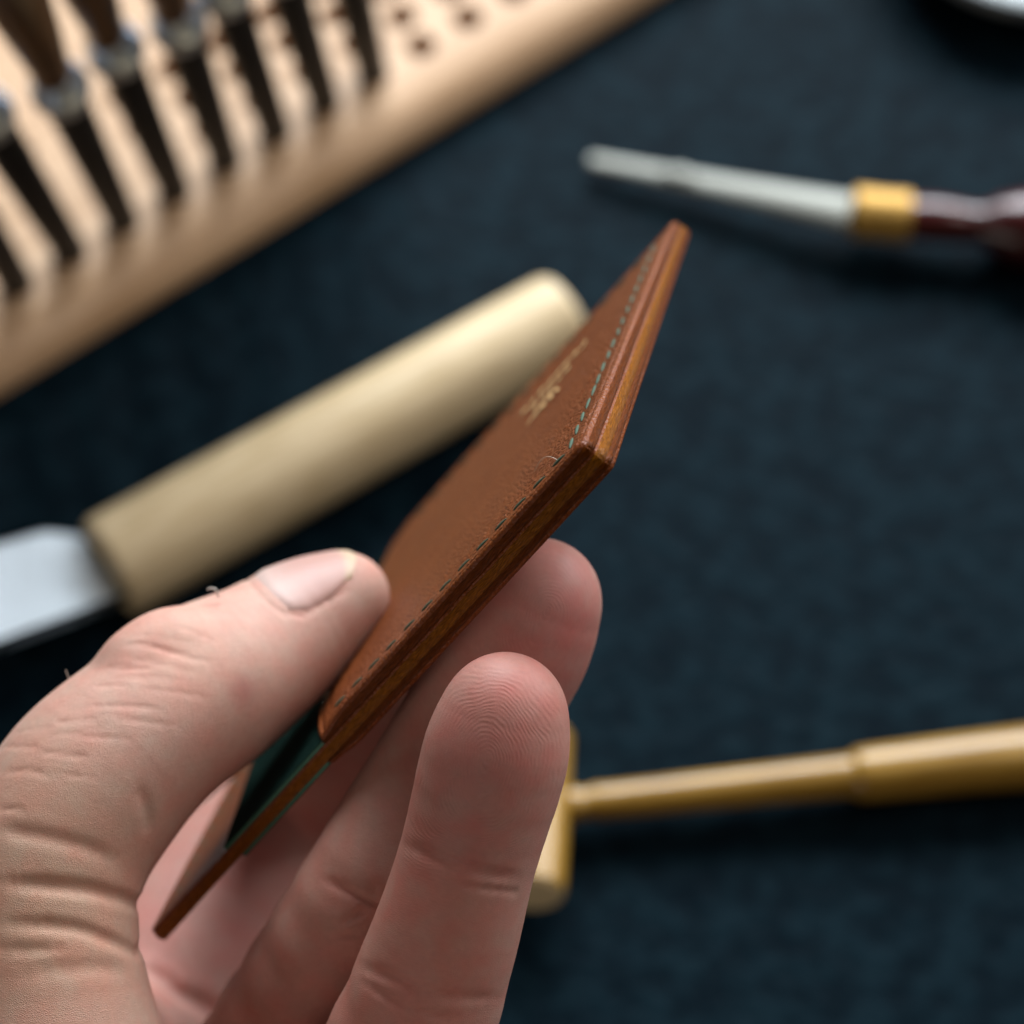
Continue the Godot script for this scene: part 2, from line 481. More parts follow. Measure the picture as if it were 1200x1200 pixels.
# one leather panel from u = lo(v) to u = hi(v), v = v0 to v1, from z0 up to z1, facing +z or (side -1) -z
func panel(lo: Callable, hi: Callable, v0: float, v1: float, z0: float, z1: float, r: float, side: int, crease := 0.0, pucker := 0.0, lap := 0.0) -> ArrayMesh:
	var us := spaced(lo.call(v0), hi.call(v0), 0.0007)
	var vs := spaced(v0, v1, 0.0010)
	var nu := us.size()
	var nv := vs.size()
	var f := noise(1.0, 77, FastNoiseLite.TYPE_SIMPLEX, 2)
	var pts := PackedVector3Array()
	var e_of := PackedFloat32Array()
	for j in nv:
		var v = lerp(v0, v1, vs[j])
		var a: float = lo.call(v)
		var b: float = hi.call(v)
		for i in nu:
			var u = lerp(a, b, us[i])
			var e = min(min(u - a, b - u), min(v - v0, v1 - v))
			var q = min(e, r)
			var worn = 0.0006 * (1.0 - smoothstep(0.0, 0.006, b - u)) if pucker > 0.0 else 0.0
			var z = z1 - worn - (r - sqrt(max(r * r - (r - q) * (r - q), 0.0)))
			if crease > 0.0:
				z -= crease * exp(-pow((e - 0.00125) / 0.00028, 2))
				z -= crease * 0.45 * exp(-pow((e - 0.0038) / 0.0006, 2))
			if pucker > 0.0:
				var w = exp(-pow((e - 0.0068) / 0.0030, 2))
				z += pucker * w * (f.get_noise_2d(u * 620.0 - v * 200.0, v * 130.0 + u * 60.0) + 0.35 * f.get_noise_2d(u * 1200.0 + 40.0, v * 500.0))
				z += 0.00035 * sin(PI * clamp((u - a) / (b - a), 0, 1)) * sin(PI * (v - v0) / (v1 - v0))
			pts.append(shaped(u, v, z * side))
	var flip := side < 0
	var top := sheet_arrays(pts, nu, nv, flip, false)
	# x is v and y is u, so the grid (across u, along v) faces -z unless turned
	for k in top[1].size():
		if top[1][k].z * side < 0: top[1][k] = -top[1][k]
	var idx := PackedInt32Array()
	for j in nv - 1:
		for i in nu - 1:
			var a = j * nu + i
			if side < 0: idx.append_array([a, a + nu, a + 1, a + 1, a + nu, a + nu + 1])
			else: idx.append_array([a, a + 1, a + nu, a + 1, a + nu + 1, a + nu])
	var am := ArrayMesh.new()
	var tuv := PackedVector2Array()
	for p in pts: tuv.append(Vector2(p.x * 10, p.y * 10))
	add_surface(am, pts, top[1], idx, tuv)
	# the rim: round the four sides, from the top down to the bottom
	var loop := []
	for i in nu: loop.append(Vector2i(i, 0))
	for j in range(1, nv): loop.append(Vector2i(nu - 1, j))
	for i in range(nu - 2, -1, -1): loop.append(Vector2i(i, nv - 1))
	for j in range(nv - 2, 0, -1): loop.append(Vector2i(0, j))
	loop.append(loop[0])
	var rows := 7
	var v3 := PackedVector3Array()
	var uv := PackedVector2Array()
	var along_ := 0.0
	var prev := Vector2.ZERO
	var n := loop.size()
	var ring := []
	for k in n:
		var v = lerp(v0, v1, vs[loop[k].y])
		var u = lerp(lo.call(v), hi.call(v), us[loop[k].x])
		ring.append(Vector2(u, v))
	var mid = Vector2((lo.call(v0) + hi.call(v1)) / 2, (v0 + v1) / 2)
	for row in rows:
		var t = float(row) / (rows - 1)
		along_ = 0.0
		for k in n:
			if k > 0: along_ += ring[k].distance_to(ring[k - 1])
			var p0 = ring[max(k - 1, 0)] if k > 0 else ring[n - 2]
			var p1 = ring[k + 1] if k < n - 1 else ring[1]
			var d = (p1 - p0).normalized()
			var out = Vector2(d.y, -d.x)
			if out.dot(ring[k] - mid) < 0: out = -out
			var bulge = lap * sin(PI * t) + 0.00005 * f.get_noise_2d(along_ * 700.0, t * 2.0) * (1.0 if row > 0 else 0.0)
			var q = ring[k] + out * bulge
			var z = lerp(z1 - r - (0.0006 * (1.0 - smoothstep(0.0, 0.006, hi.call(ring[k].y) - ring[k].x)) if pucker > 0.0 else 0.0), z0, t)
			v3.append(shaped(q.x, q.y, z * side))
			uv.append(Vector2(along_ / 0.028, t * 0.7 * abs(z1 - z0) / 0.0016))
	var rim := sheet_arrays(v3, n, rows, false, true)
	var want_flip := false
	var c = shaped(mid.x, mid.y, 0)
	var s := 0.0
	for k in rim[1].size(): s += rim[1][k].dot(v3[k] - c)
	if s < 0: rim = sheet_arrays(v3, n, rows, true, true)
	var ri: PackedInt32Array = rim[2]
	# clockwise seen from outside
	var t0 = (v3[ri[1]] - v3[ri[0]]).cross(v3[ri[2]] - v3[ri[0]])
	if t0.dot(rim[1][ri[0]]) > 0:
		for k in range(0, ri.size(), 3):
			var x = ri[k + 1]
			ri[k + 1] = ri[k + 2]
			ri[k + 2] = x
	add_surface(am, v3, rim[1], ri, uv)
	# the flat underside
	var bp := PackedVector3Array()
	var bn := PackedVector3Array()
	for j in [0, nv / 4, nv / 2, nv * 3 / 4, nv - 1]:
		var v = lerp(v0, v1, vs[j])
		for i in 9:
			var u = lerp(lo.call(v), hi.call(v), i / 8.0)
			bp.append(shaped(u, v, z0 * side))
			bn.append(Vector3(0, 0, -side))
	var bi := PackedInt32Array()
	for j in 4:
		for i in 8:
			var a = j * 9 + i
			if side > 0: bi.append_array([a, a + 9, a + 1, a + 1, a + 9, a + 10])
			else: bi.append_array([a, a + 1, a + 9, a + 1, a + 10, a + 9])
	add_surface(am, bp, bn, bi)
	return am

func card_holder():
	var t := base("card_holder")
	tag(t, "slim brown leather card holder with green stitching held upright between thumb and fingers", "card holder")
	var ex := Vector3(-0.594184, -0.743663, 0.306450)
	var ey := Vector3(0.188926, -0.499379, -0.845534)
	t.transform = Transform3D(Basis(ey, ex, ey.cross(ex)), Vector3(0.010355, 0.181635, -0.159389))
	var grain := noise(0.055, 3, FastNoiseLite.TYPE_CELLULAR, 2)
	grain.cellular_return_type = FastNoiseLite.RETURN_DISTANCE2_SUB
	var grain_tex := noise_tex(grain, Vector2i(1024, 1024))
	var brown_tex := noise_tex(noise(0.012, 81, FastNoiseLite.TYPE_SIMPLEX_SMOOTH, 3), Vector2i(512, 512), [[0.25, 0.5, 0.75], [lin(0.175, 0.043, 0.009), lin(0.188, 0.047, 0.010), lin(0.20, 0.051, 0.011)]])
	var brown := tri_mat(brown_tex, Vector3(22, 22, 22), 0.4, null, 0)
	brown.heightmap_enabled = true
	brown.heightmap_texture = grain_tex
	brown.heightmap_scale = 0.036
	brown.metallic_specular = 0.36
	var green := tri_mat(noise_tex(noise(0.03, 82), Vector2i(256, 256), [[0.3, 0.7], [lin(0.004, 0.011, 0.009), lin(0.007, 0.019, 0.015)]]), Vector3(28, 28, 28), 0.5, grain_tex, 0.02)
	green.metallic_specular = 0.06
	green.roughness = 0.85
	var green_edge := plain_mat(lin(0.012, 0.13, 0.075), 0.5)
	var edge := StandardMaterial3D.new()
	edge.albedo_texture = noise_tex(noise(0.035, 83, FastNoiseLite.TYPE_SIMPLEX_SMOOTH, 5), Vector2i(512, 512), [[0.18, 0.34, 0.6, 0.85], [lin(0.035, 0.009, 0.001), lin(0.19, 0.058, 0.004), lin(0.32, 0.108, 0.005), lin(0.42, 0.155, 0.008)]])
	edge.heightmap_enabled = true
	edge.heightmap_texture = noise_tex(noise(0.03, 84, FastNoiseLite.TYPE_SIMPLEX_SMOOTH, 4), Vector2i(512, 512))
	edge.heightmap_scale = 0.018
	edge.roughness = 0.32
	edge.metallic_specular = 0.3
	var edge_front: StandardMaterial3D = edge.duplicate()
	edge_front.albedo_color = Color(0.78, 0.66, 0.62)
	var zero := func(v): return 0.0
	var L := CARD_L
	var W := CARD_W
	var mouth := func(v): return 0.0565 + 0.0165 * (1.0 - exp(-v / 0.026))
	var mouth_back := func(v): return 0.0585 + 0.012 * (1.0 - exp(-v / 0.03))
	var green_end := func(v): return min(0.0800 + 0.30 * v, L - 0.0012)
	var green_back_end := func(v): return min(0.0790 + 0.30 * v, L - 0.0012)
	var green_start := func(v): return 0.045
	part("body_panel", panel(zero, func(v): return L, 0.0, W, -0.0009, 0.0009, 0.0004, 1, 0.0001, 0.0, 0.0003), [brown, edge, brown], t)
	part("green_lining", panel(green_start, green_end, 0.00012, W - 0.0003, 0.0009, 0.00150, 0.00012, 1), [green, green_edge, green], t)
	part("green_lining", panel(green_start, green_back_end, 0.00012, W - 0.0003, 0.0009, 0.00150, 0.00012, -1), [green, green_edge, green], t)
	part("front_pocket", panel(zero, mouth, 0.0, W, 0.00092, 0.0026, 0.0006, 1, 0.00034, 0.00020, 0.00028), [brown, edge_front, brown], t)
	part("back_pocket", panel(zero, mouth_back, 0.0, W, 0.00092, 0.0024, 0.0006, -1, 0.0003, 0.0001, 0.00028), [brown, edge_front, brown], t)
	# green waxed stitches, each a bead of thread
	var prof := []
	for k in 9:
		var a = -PI / 2 + PI * k / 8.0
		prof.append(Vector2(0.00026 * max(cos(a), 0.0), 0.00135 * sin(a)))
	var bead := lathe(prof, 10)
	var thread := plain_mat(lin(0.060, 0.108, 0.068), 0.75)
	var pitch := 0.0039
	for k in range(1, 14): stitch(bead, thread, t, k * pitch + 0.002, 0.0038, 0.00258, 0.16)
	for k in range(1, 19): stitch(bead, thread, t, 0.0040, k * pitch + 0.002, 0.00256, PI / 2 - 0.10, 1.35)
	for k in range(2, 17): stitch(bead, thread, t, k * pitch, W - 0.0038, 0.00258, 0.16)
	for k in range(1, 19): stitch(bead, thread, t, L - 0.0042, k * pitch + 0.002, 0.00080, PI / 2 - 0.16)
	for k in range(1, 14): stitch(bead, thread, t, k * pitch + 0.002, 0.0038, -0.0024, 0.16)
	gold_stamp(t)
	# a stray hair on the front face
	var at := t.transform
	var pts := []
	for k in 12:
		var s = k / 11.0
		pts.append(at * shaped(lerp(0.0135, 0.0060, s), lerp(0.0120, 0.0040, s) + 0.0035 * s * (1.0 - s) * 4.0 * 0.5, 0.0026 + 0.0007 * sin(PI * s)))
	var hair = part("pale_hair", tube(pts, 0.00004), plain_mat(lin(0.7, 0.6, 0.5), 0.4))
	tag(hair, "fine pale curved hair lying on the front of the leather card holder", "hair")

func stitch(bead, thread, t, u, v, z, turn, longer := 1.0):
	var o = part("stitch", bead, thread, t)
	var p = shaped(u + rng.randf_range(-0.0001, 0.0001), v + rng.randf_range(-0.00008, 0.00008), z)
	o.transform = Transform3D(Basis(Vector3(0, 0, 1), turn * -1.0 + rng.randf_range(-0.08, 0.08)) * Basis.from_scale(Vector3(1.15, longer, 0.8)), p)

func tube(pts: Array, r: float, seg := 6) -> ArrayMesh:
	var v := PackedVector3Array()
	var n := PackedVector3Array()
	var idx := PackedInt32Array()
	var up := Vector3(0.31, 0.77, 0.55)
	for k in pts.size():
		var d = (pts[min(k + 1, pts.size() - 1)] - pts[max(k - 1, 0)]).normalized()
		var x = d.cross(up).normalized()
		var y = x.cross(d)
		for i in seg:
			var a = TAU * i / seg
			var q = x * cos(a) + y * sin(a)
			v.append(pts[k] + q * r)
			n.append(q)
	for k in pts.size() - 1:
		for i in seg:
			var a = k * seg + i
			var b = k * seg + (i + 1) % seg
			idx.append_array([a, b, a + seg, b, b + seg, a + seg])
	var am := ArrayMesh.new()
	add_surface(am, v, n, idx)
	return am

# small gilt strokes pressed into the front, too blurred in the photo to read
func gold_stamp(t):
	var gold := plain_mat(lin(0.88, 0.58, 0.26), 0.45, 0.15)
	var v := PackedVector3Array()
	var n := PackedVector3Array()
	var idx := PackedInt32Array()
	var strokes := []
	for k in 8:
		var u = 0.0150 + k * 0.0020
		strokes.append([Vector2(u, 0.0550), Vector2(u, 0.0572), 0.0008])
		strokes.append([Vector2(u, 0.0550 + 0.0022 * (k % 2)), Vector2(u + 0.0012, 0.0550 + 0.0011 * (k % 3)), 0.0006])
	for k in 5:
		var u = 0.0172 + k * 0.0019
		strokes.append([Vector2(u, 0.0500), Vector2(u, 0.0517), 0.0008])
		strokes.append([Vector2(u, 0.0500 + 0.0017 * (k % 2)), Vector2(u + 0.0011, 0.0517 - 0.0009 * (k % 2)), 0.0006])
	for m in 3:
		var c = 0.0190 + m * 0.0016
		var h = 0.0050 if m == 1 else 0.0036
		strokes.append([Vector2(c - 0.0020, 0.0430), Vector2(c, 0.0430 + h), 0.0006])
		strokes.append([Vector2(c, 0.0430 + h), Vector2(c + 0.0020, 0.0430), 0.0006])
	for s in strokes:
		var d = (s[1] - s[0]).normalized()
		var w = Vector2(-d.y, d.x) * s[2] * 0.5
		var at = v.size()
		for q in [s[0] - w, s[0] + w, s[1] + w, s[1] - w]:
			v.append(shaped(q.x, q.y, 0.0025 + 0.00075))
			n.append(Vector3(0, 0, 1))
		idx.append_array([at, at + 1, at + 2, at, at + 2, at + 3] if (v[at + 1] - v[at]).cross(v[at + 2] - v[at]).z < 0 else [at, at + 2, at + 1, at, at + 3, at + 2])
	var am := ArrayMesh.new()
	add_surface(am, v, n, idx)
	part("gold_stamp", am, gold, t)

# ================= the hand: one skin over tapered bones joined by a smooth minimum, meshed as surface nets
var PA := PackedVector3Array()
var BA := PackedVector3Array()
var IL := PackedFloat32Array()
var RA := PackedFloat32Array()
var DR := PackedFloat32Array()
var GR := PackedInt32Array()
var CA := PackedVector3Array()   # creases
var CB := PackedVector3Array()
var CI := PackedFloat32Array()
var CW := PackedFloat32Array()
var CD := PackedFloat32Array()
const KIN := 0.0014
const KPALM := [0.0, 0.007, 0.006, 0.005, 0.005, 0.005]

func chain(group: int, pts: Array):
	for i in pts.size() - 1:
		var a = Vector3(pts[i][0], pts[i][1], pts[i][2]) * 0.001
		var b = Vector3(pts[i + 1][0], pts[i + 1][1], pts[i + 1][2]) * 0.001
		PA.append(a)
		BA.append(b - a)
		IL.append(1.0 / max((b - a).length_squared(), 1e-9))
		RA.append(pts[i][3] * 0.001)
		DR.append((pts[i + 1][3] - pts[i][3]) * 0.001)
		GR.append(group)

func crease(width: float, depth: float, pts: Array, open_end := false):
	for i in pts.size() - 1:
		var a = Vector3(pts[i][0], pts[i][1], pts[i][2]) * 0.001
		var b = Vector3(pts[i + 1][0], pts[i + 1][1], pts[i + 1][2]) * 0.001
		CA.append(a)
		CB.append(b - a)
		CI.append(1.0 / max((b - a).length_squared(), 1e-10))
		CW.append(width * 0.001)
		var t := (i + 0.5) / (pts.size() - 1)
		CD.append(depth * 0.001 * clampf((t if open_end else minf(t, 1.0 - t)) * 4.0, 0.12, 1.0))

func sdf(p: Vector3, near: PackedInt32Array, lines: PackedInt32Array) -> float:
	var palm := 1.0
	var best := 1.0
	var cur := 0
	var dc := 1.0
	for i in near:
		if GR[i] != cur:
			if cur == 0: palm = dc
			else:
				var k: float = KPALM[cur]
				var h := maxf(k - absf(dc - palm), 0.0)
				best = minf(best, minf(dc, palm) - h * h / (4.0 * k))
			dc = 1.0
			cur = GR[i]
		var d := p - PA[i]
		var t := clampf(d.dot(BA[i]) * IL[i], 0.0, 1.0)
		var q := (d - BA[i] * t).length() - RA[i] - DR[i] * t
		var g := maxf(KIN - absf(dc - q), 0.0)
		dc = minf(dc, q) - g * g / (4.0 * KIN)
	if cur == 0: palm = dc
	else:
		var k: float = KPALM[cur]
		var h := maxf(k - absf(dc - palm), 0.0)
		best = minf(best, minf(dc, palm) - h * h / (4.0 * k))
	best = minf(best, palm)
	# a crease is a trough along a line: the strongest one near counts
	var cut := 0.0
	for i in lines:
		var d := p - CA[i]
		var t := clampf(d.dot(CB[i]) * CI[i], 0.0, 1.0)
		var w := CW[i]
		var s := (d - CB[i] * t).length_squared() / (w * w)
		if s < 9.0:
			var e := CD[i] * exp(-s)
			if e * e > cut * cut: cut = e
	return best + cut

func reach(c: Vector3, among: PackedInt32Array, radius: float) -> PackedInt32Array:
	var qs := PackedFloat32Array()
	var least := 1.0
	for i in among:
		var d := c - PA[i]
		var t := clampf(d.dot(BA[i]) * IL[i], 0.0, 1.0)
		var q := (d - BA[i] * t).length() - RA[i] - DR[i] * t
		qs.append(q)
		least = minf(least, q)
	var o := PackedInt32Array()
	if least > radius + 0.004: return o
	for k in among.size():
		if qs[k] < least + 2.0 * radius + 0.0075: o.append(among[k])
	return o

func lines_near(c: Vector3, among: PackedInt32Array, radius: float) -> PackedInt32Array:
	var o := PackedInt32Array()
	for i in among:
		var d := c - CA[i]
		var t := clampf(d.dot(CB[i]) * CI[i], 0.0, 1.0)
		if (d - CB[i] * t).length() < radius + 3.0 * CW[i]: o.append(i)
	return o

func skin_mesh(cell: float) -> Array:
	var lo := Vector3(9, 9, 9)
	var hi := -lo
	for i in PA.size():
		for p in [[PA[i], RA[i]], [PA[i] + BA[i], RA[i] + DR[i]]]:
			lo = lo.min(p[0] - Vector3.ONE * (p[1] + 0.002))
			hi = hi.max(p[0] + Vector3.ONE * (p[1] + 0.002))
	var n := 5
	var bs := cell * n
	var ss := bs * 4.0
	var all := PackedInt32Array(range(PA.size()))
	var all_lines := PackedInt32Array(range(CA.size()))
	var cells := {}
	var verts := PackedVector3Array()
	var norms := PackedVector3Array()
	var quads := []
	var big := Vector3i(((hi - lo) / ss).ceil())
	var m := n + 1
	var val := PackedFloat32Array()
	val.resize(m * m * m)
	var corner := [Vector3i(0, 0, 0), Vector3i(1, 0, 0), Vector3i(0, 1, 0), Vector3i(1, 1, 0), Vector3i(0, 0, 1), Vector3i(1, 0, 1), Vector3i(0, 1, 1), Vector3i(1, 1, 1)]
	var offs := PackedInt32Array()
	for c in corner: offs.append(c.x + c.y * m + c.z * m * m)
	var edges := [[0, 1], [2, 3], [4, 5], [6, 7], [0, 2], [1, 3], [4, 6], [5, 7], [0, 4], [1, 5], [2, 6], [3, 7]]
	var none := PackedInt32Array()
	for sz in big.z:
		for sy in big.y:
			for sx in big.x:
				var s0 := lo + Vector3(sx, sy, sz) * ss
				var sc := s0 + Vector3.ONE * ss / 2
				var s_near := reach(sc, all, ss * 0.867)
				if s_near.is_empty() or absf(sdf(sc, s_near, none)) > ss * 0.867 + 0.003: continue
				var s_lines := lines_near(sc, all_lines, ss * 0.867)
				for bz in 4:
					for by in 4:
						for bx in 4:
							var b0 := s0 + Vector3(bx, by, bz) * bs
							var bc := b0 + Vector3.ONE * bs / 2
							var near := reach(bc, s_near, bs * 0.867)
							if near.is_empty() or absf(sdf(bc, near, none)) > bs * 0.867 + 0.0012: continue
							var lines := lines_near(bc, s_lines, bs * 0.867)
							var neg := 0
							var k := 0
							for z in m:
								for y in m:
									for x in m:
										var d := sdf(b0 + Vector3(x, y, z) * cell, near, lines)
										val[k] = d
										if d < 0.0: neg += 1
										k += 1
							if neg == 0 or neg == val.size(): continue
							var g0 := Vector3i(sx * 4 + bx, sy * 4 + by, sz * 4 + bz) * n
							for z in n:
								for y in n:
									for x in n:
										var at := x + y * m + z * m * m
										var c := 0
										for q in 8:
											if val[at + offs[q]] < 0.0: c |= 1 << q
										if c == 0 or c == 255: continue
										var sum := Vector3.ZERO
										var hits := 0
										for e in edges:
											var a := val[at + offs[e[0]]]
											var b := val[at + offs[e[1]]]
											if (a < 0.0) == (b < 0.0): continue
											sum += Vector3(corner[e[0]]).lerp(Vector3(corner[e[1]]), a / (a - b))
											hits += 1
										var p := b0 + (Vector3(x, y, z) + sum / hits) * cell
										var h := cell * 0.45
										var g := Vector3(sdf(p + Vector3(h, 0, 0), near, lines) - sdf(p - Vector3(h, 0, 0), near, lines), sdf(p + Vector3(0, h, 0), near, lines) - sdf(p - Vector3(0, h, 0), near, lines), sdf(p + Vector3(0, 0, h), near, lines) - sdf(p - Vector3(0, 0, h), near, lines))
										var gn := g.normalized()
										p -= gn * clampf(sdf(p, near, lines), -cell * 0.5, cell * 0.5)
										var gc := g0 + Vector3i(x, y, z)
										var key := gc.x + 4096 * (gc.y + 4096 * gc.z)
										cells[key] = verts.size()
										verts.append(p)
										norms.append(gn)
										var inside := val[at] < 0.0
										if inside != (val[at + 1] < 0.0): quads.append([key, 0, inside])
										if inside != (val[at + m] < 0.0): quads.append([key, 1, inside])
										if inside != (val[at + m * m] < 0.0): quads.append([key, 2, inside])
	var step := [1, 4096, 4096 * 4096]
	var idx := PackedInt32Array()
	for q in quads:
		var a: int = step[(q[1] + 1) % 3]
		var b: int = step[(q[1] + 2) % 3]
		var v0 = cells.get(q[0], -1)
		var v1 = cells.get(q[0] - a, -1)
		var v2 = cells.get(q[0] - a - b, -1)
		var v3 = cells.get(q[0] - b, -1)
		if v1 < 0 or v2 < 0 or v3 < 0: continue
		if q[2]: idx.append_array([v0, v2, v1, v0, v3, v2])
		else: idx.append_array([v0, v1, v2, v0, v2, v3])
	return [verts, norms, idx]

# ridges of a fingertip: arches round a core, in the finger's own millimetres (x across, y towards the tip)
func fingerprint(seed_: int) -> ImageTexture:
	var w := 560
	var h := 1200
	var px := 0.04
	var warp := noise(0.11, seed_, FastNoiseLite.TYPE_SIMPLEX_SMOOTH, 2)
	var fine := noise(1.6, seed_ + 1, FastNoiseLite.TYPE_SIMPLEX, 2)
	var d := PackedByteArray()
	d.resize(w * h)
	for j in h:
		var y := (h - 1 - j) * px - 34.0
		for i in w:
			var x := (i - w / 2) * px
			var yy := y * 0.92 if y > 0.0 else y * 0.45
			var r := sqrt(x * x * 1.12 + yy * yy + 0.35 * x * yy)
			if y < -4.0:
				# below the core the ridges flow out and become level towards the joint
				var t := clampf((-y - 4.0) / 9.0, 0.0, 1.0)
				r = lerpf(r, -y * 0.9 + absf(x) * 0.25 + 0.3 * x, t * t)
			r += warp.get_noise_2d(x, y) * 0.75 + warp.get_noise_2d(x * 4.0, y * 4.0 + 50.0) * 0.16
			var s := 0.5 + 0.5 * cos(TAU * r / 0.43)
			var k := smoothstep(-18.0, -12.0, y)
			var n := fine.get_noise_2d(x * 3.0, y * 3.0)
			d[j * w + i] = int(clampf(128.0 + (s - 0.5) * 150.0 * lerpf(0.22, 1.0, k) * clampf(0.8 + 1.1 * warp.get_noise_2d(x * 5.0 + 90.0, y * 5.0), 0.15, 1.1) + n * 70.0, 0.0, 255.0))
	var im := Image.create_from_data(w, h, false, Image.FORMAT_L8, d)
	im.convert(Image.FORMAT_RGBA8)
	return ImageTexture.create_from_image(im)

func skin_material(bump, scale) -> StandardMaterial3D:
	var m := StandardMaterial3D.new()
	m.vertex_color_use_as_albedo = true
	m.roughness = 0.54
	m.metallic_specular = 0.42
	m.subsurf_scatter_enabled = true
	m.subsurf_scatter_strength = 0.05
	m.heightmap_enabled = true
	m.heightmap_texture = bump
	m.heightmap_scale = scale
	return m

func hand():
	chain(0, [[-53.39, 120.06, -32.54, 18.11], [-57.20, 107.86, -60.20, 18.72]])
	chain(0, [[-57.20, 107.86, -60.20, 18.72], [-57.00, 97.51, -77.36, 17.50], [-56.91, 87.59, -93.81, 16.26], [-57.11, 79.00, -108.12, 14.95], [-57.41, 70.84, -121.73, 13.63]])
	chain(0, [[-57.20, 107.86, -60.20, 18.72], [-52.18, 98.61, -73.10, 16.61], [-47.76, 90.41, -85.10, 14.78], [-45.11, 85.35, -94.35, 13.82], [-43.06, 81.35, -102.70, 13.16]])
	chain(0, [[-57.20, 107.86, -60.20, 18.72], [-48.04, 102.80, -69.79, 16.40], [-39.69, 98.24, -78.77, 14.33], [-33.74, 95.18, -85.89, 13.04], [-28.60, 92.61, -92.41, 12.01]])
	chain(0, [[-57.20, 107.86, -60.20, 18.72], [-43.88, 107.16, -66.63, 16.21], [-32.03, 106.22, -72.67, 13.88], [-24.59, 104.54, -77.52, 12.06], [-18.62, 102.61, -81.99, 10.41]])
	chain(0, [[-61.78, 108.98, -118.60, 10.52], [-58.57, 84.75, -121.34, 10.74]])
	chain(1, [[-23.07, 129.85, -169.93, 6.24], [-25.11, 129.78, -168.42, 7.04], [-27.15, 129.71, -166.91, 7.84], [-29.21, 129.85, -165.21, 8.53], [-31.31, 130.33, -163.14, 9.02], [-33.42, 131.01, -160.88, 9.40], [-35.45, 131.71, -158.75, 9.78], [-37.26, 132.40, -156.99, 10.23], [-38.98, 133.11, -155.36, 10.68], [-40.87, 133.75, -153.52, 11.01], [-43.08, 134.38, -151.32, 11.12], [-45.47, 134.95, -148.91, 11.10], [-47.85, 135.22, -146.44, 11.18], [-50.27, 135.03, -143.97, 11.50], [-52.69, 134.54, -141.44, 11.92], [-54.83, 133.97, -138.78, 12.18], [-56.62, 133.43, -135.99, 12.16], [-58.13, 132.81, -133.07, 11.98], [-59.25, 132.04, -130.04, 11.85], [-59.85, 131.14, -126.84, 11.76], [-60.05, 130.10, -123.53, 11.71], [-60.09, 128.87, -120.24, 11.87], [-60.03, 127.44, -117.17, 12.31], [-59.81, 125.82, -114.13, 12.95], [-59.46, 124.06, -110.65, 13.67], [-58.91, 122.14, -106.74, 14.48], [-58.23, 120.08, -102.39, 15.36], [-57.68, 117.98, -97.15, 16.17], [-57.40, 115.86, -90.55, 16.82], [-57.25, 113.71, -83.05, 17.40], [-57.10, 111.56, -75.55, 17.97]])
	chain(1, [[-48.48, 140.25, -152.60, 5.91], [-46.67, 139.98, -154.06, 5.96], [-44.86, 139.55, -155.26, 6.06], [-43.08, 138.64, -155.68, 6.28], [-41.30, 137.56, -155.84, 6.54]])
	chain(2, [[-15.01, 110.42, -168.08, 8.49], [-17.47, 103.74, -168.36, 8.88], [-19.93, 97.05, -168.63, 9.27], [-22.57, 90.62, -168.48, 9.67], [-25.43, 84.05, -167.96, 10.05], [-28.47, 77.74, -167.01, 10.45], [-31.77, 73.10, -164.97, 10.94], [-35.55, 71.05, -161.28, 11.68], [-39.59, 70.69, -156.49, 12.52], [-43.21, 70.68, -151.66, 13.17], [-46.11, 70.76, -147.18, 13.48], [-48.59, 71.20, -142.65, 13.59], [-50.94, 71.49, -137.85, 13.67], [-53.19, 71.38, -132.65, 13.76], [-55.30, 71.11, -127.19, 13.82], [-57.41, 70.84, -121.73, 13.88]])
	chain(3, [[3.51, 149.60, -158.14, 8.01], [2.44, 148.00, -156.55, 8.49], [1.36, 146.40, -154.96, 8.97], [0.00, 144.62, -153.00, 9.26], [-1.84, 142.54, -150.39, 9.23], [-3.96, 140.28, -147.40, 9.02], [-6.08, 138.12, -144.47, 8.85], [-8.08, 136.23, -141.84, 8.77], [-10.08, 134.44, -139.25, 8.72], [-12.18, 132.51, -136.43, 8.75], [-14.32, 130.71, -133.21, 8.88], [-16.56, 128.77, -129.75, 9.09], [-19.19, 125.58, -126.30, 9.32], [-22.34, 120.67, -123.05, 9.49], [-25.89, 114.51, -119.80, 9.68], [-29.74, 107.47, -116.18, 10.07], [-33.98, 99.36, -111.93, 10.77], [-38.52, 90.35, -107.31, 11.66], [-43.06, 81.35, -102.70, 12.56]])
	chain(4, [[-0.83, 158.81, -137.01, 7.43], [-1.25, 157.57, -135.59, 7.84], [-1.67, 156.33, -134.17, 8.24], [-2.28, 154.68, -132.29, 8.49], [-3.23, 152.25, -129.55, 8.41], [-4.38, 149.40, -126.35, 8.17], [-5.42, 146.80, -123.46, 8.02], [-6.23, 144.77, -121.19, 8.07], [-6.94, 143.00, -119.22, 8.22], [-7.64, 141.26, -117.42, 8.38], [-8.33, 139.60, -115.81, 8.51], [-9.00, 137.97, -114.36, 8.67], [-9.80, 136.04, -112.83, 8.85], [-10.34, 134.58, -111.48, 9.02], [-11.00, 132.81, -110.05, 9.22], [-13.03, 128.00, -107.53, 9.61], [-17.30, 118.23, -103.21, 10.29], [-22.95, 105.42, -97.81, 11.15], [-28.60, 92.61, -92.41, 12.01]])
	chain(5, [[-8.04, 135.98, -86.32, 6.64], [-8.12, 137.05, -83.09, 7.01], [-8.43, 136.80, -80.09, 7.34], [-9.05, 133.56, -77.26, 7.42], [-10.63, 127.02, -75.76, 7.69], [-14.26, 115.22, -77.40, 8.66], [-18.62, 101.45, -80.13, 9.86]])
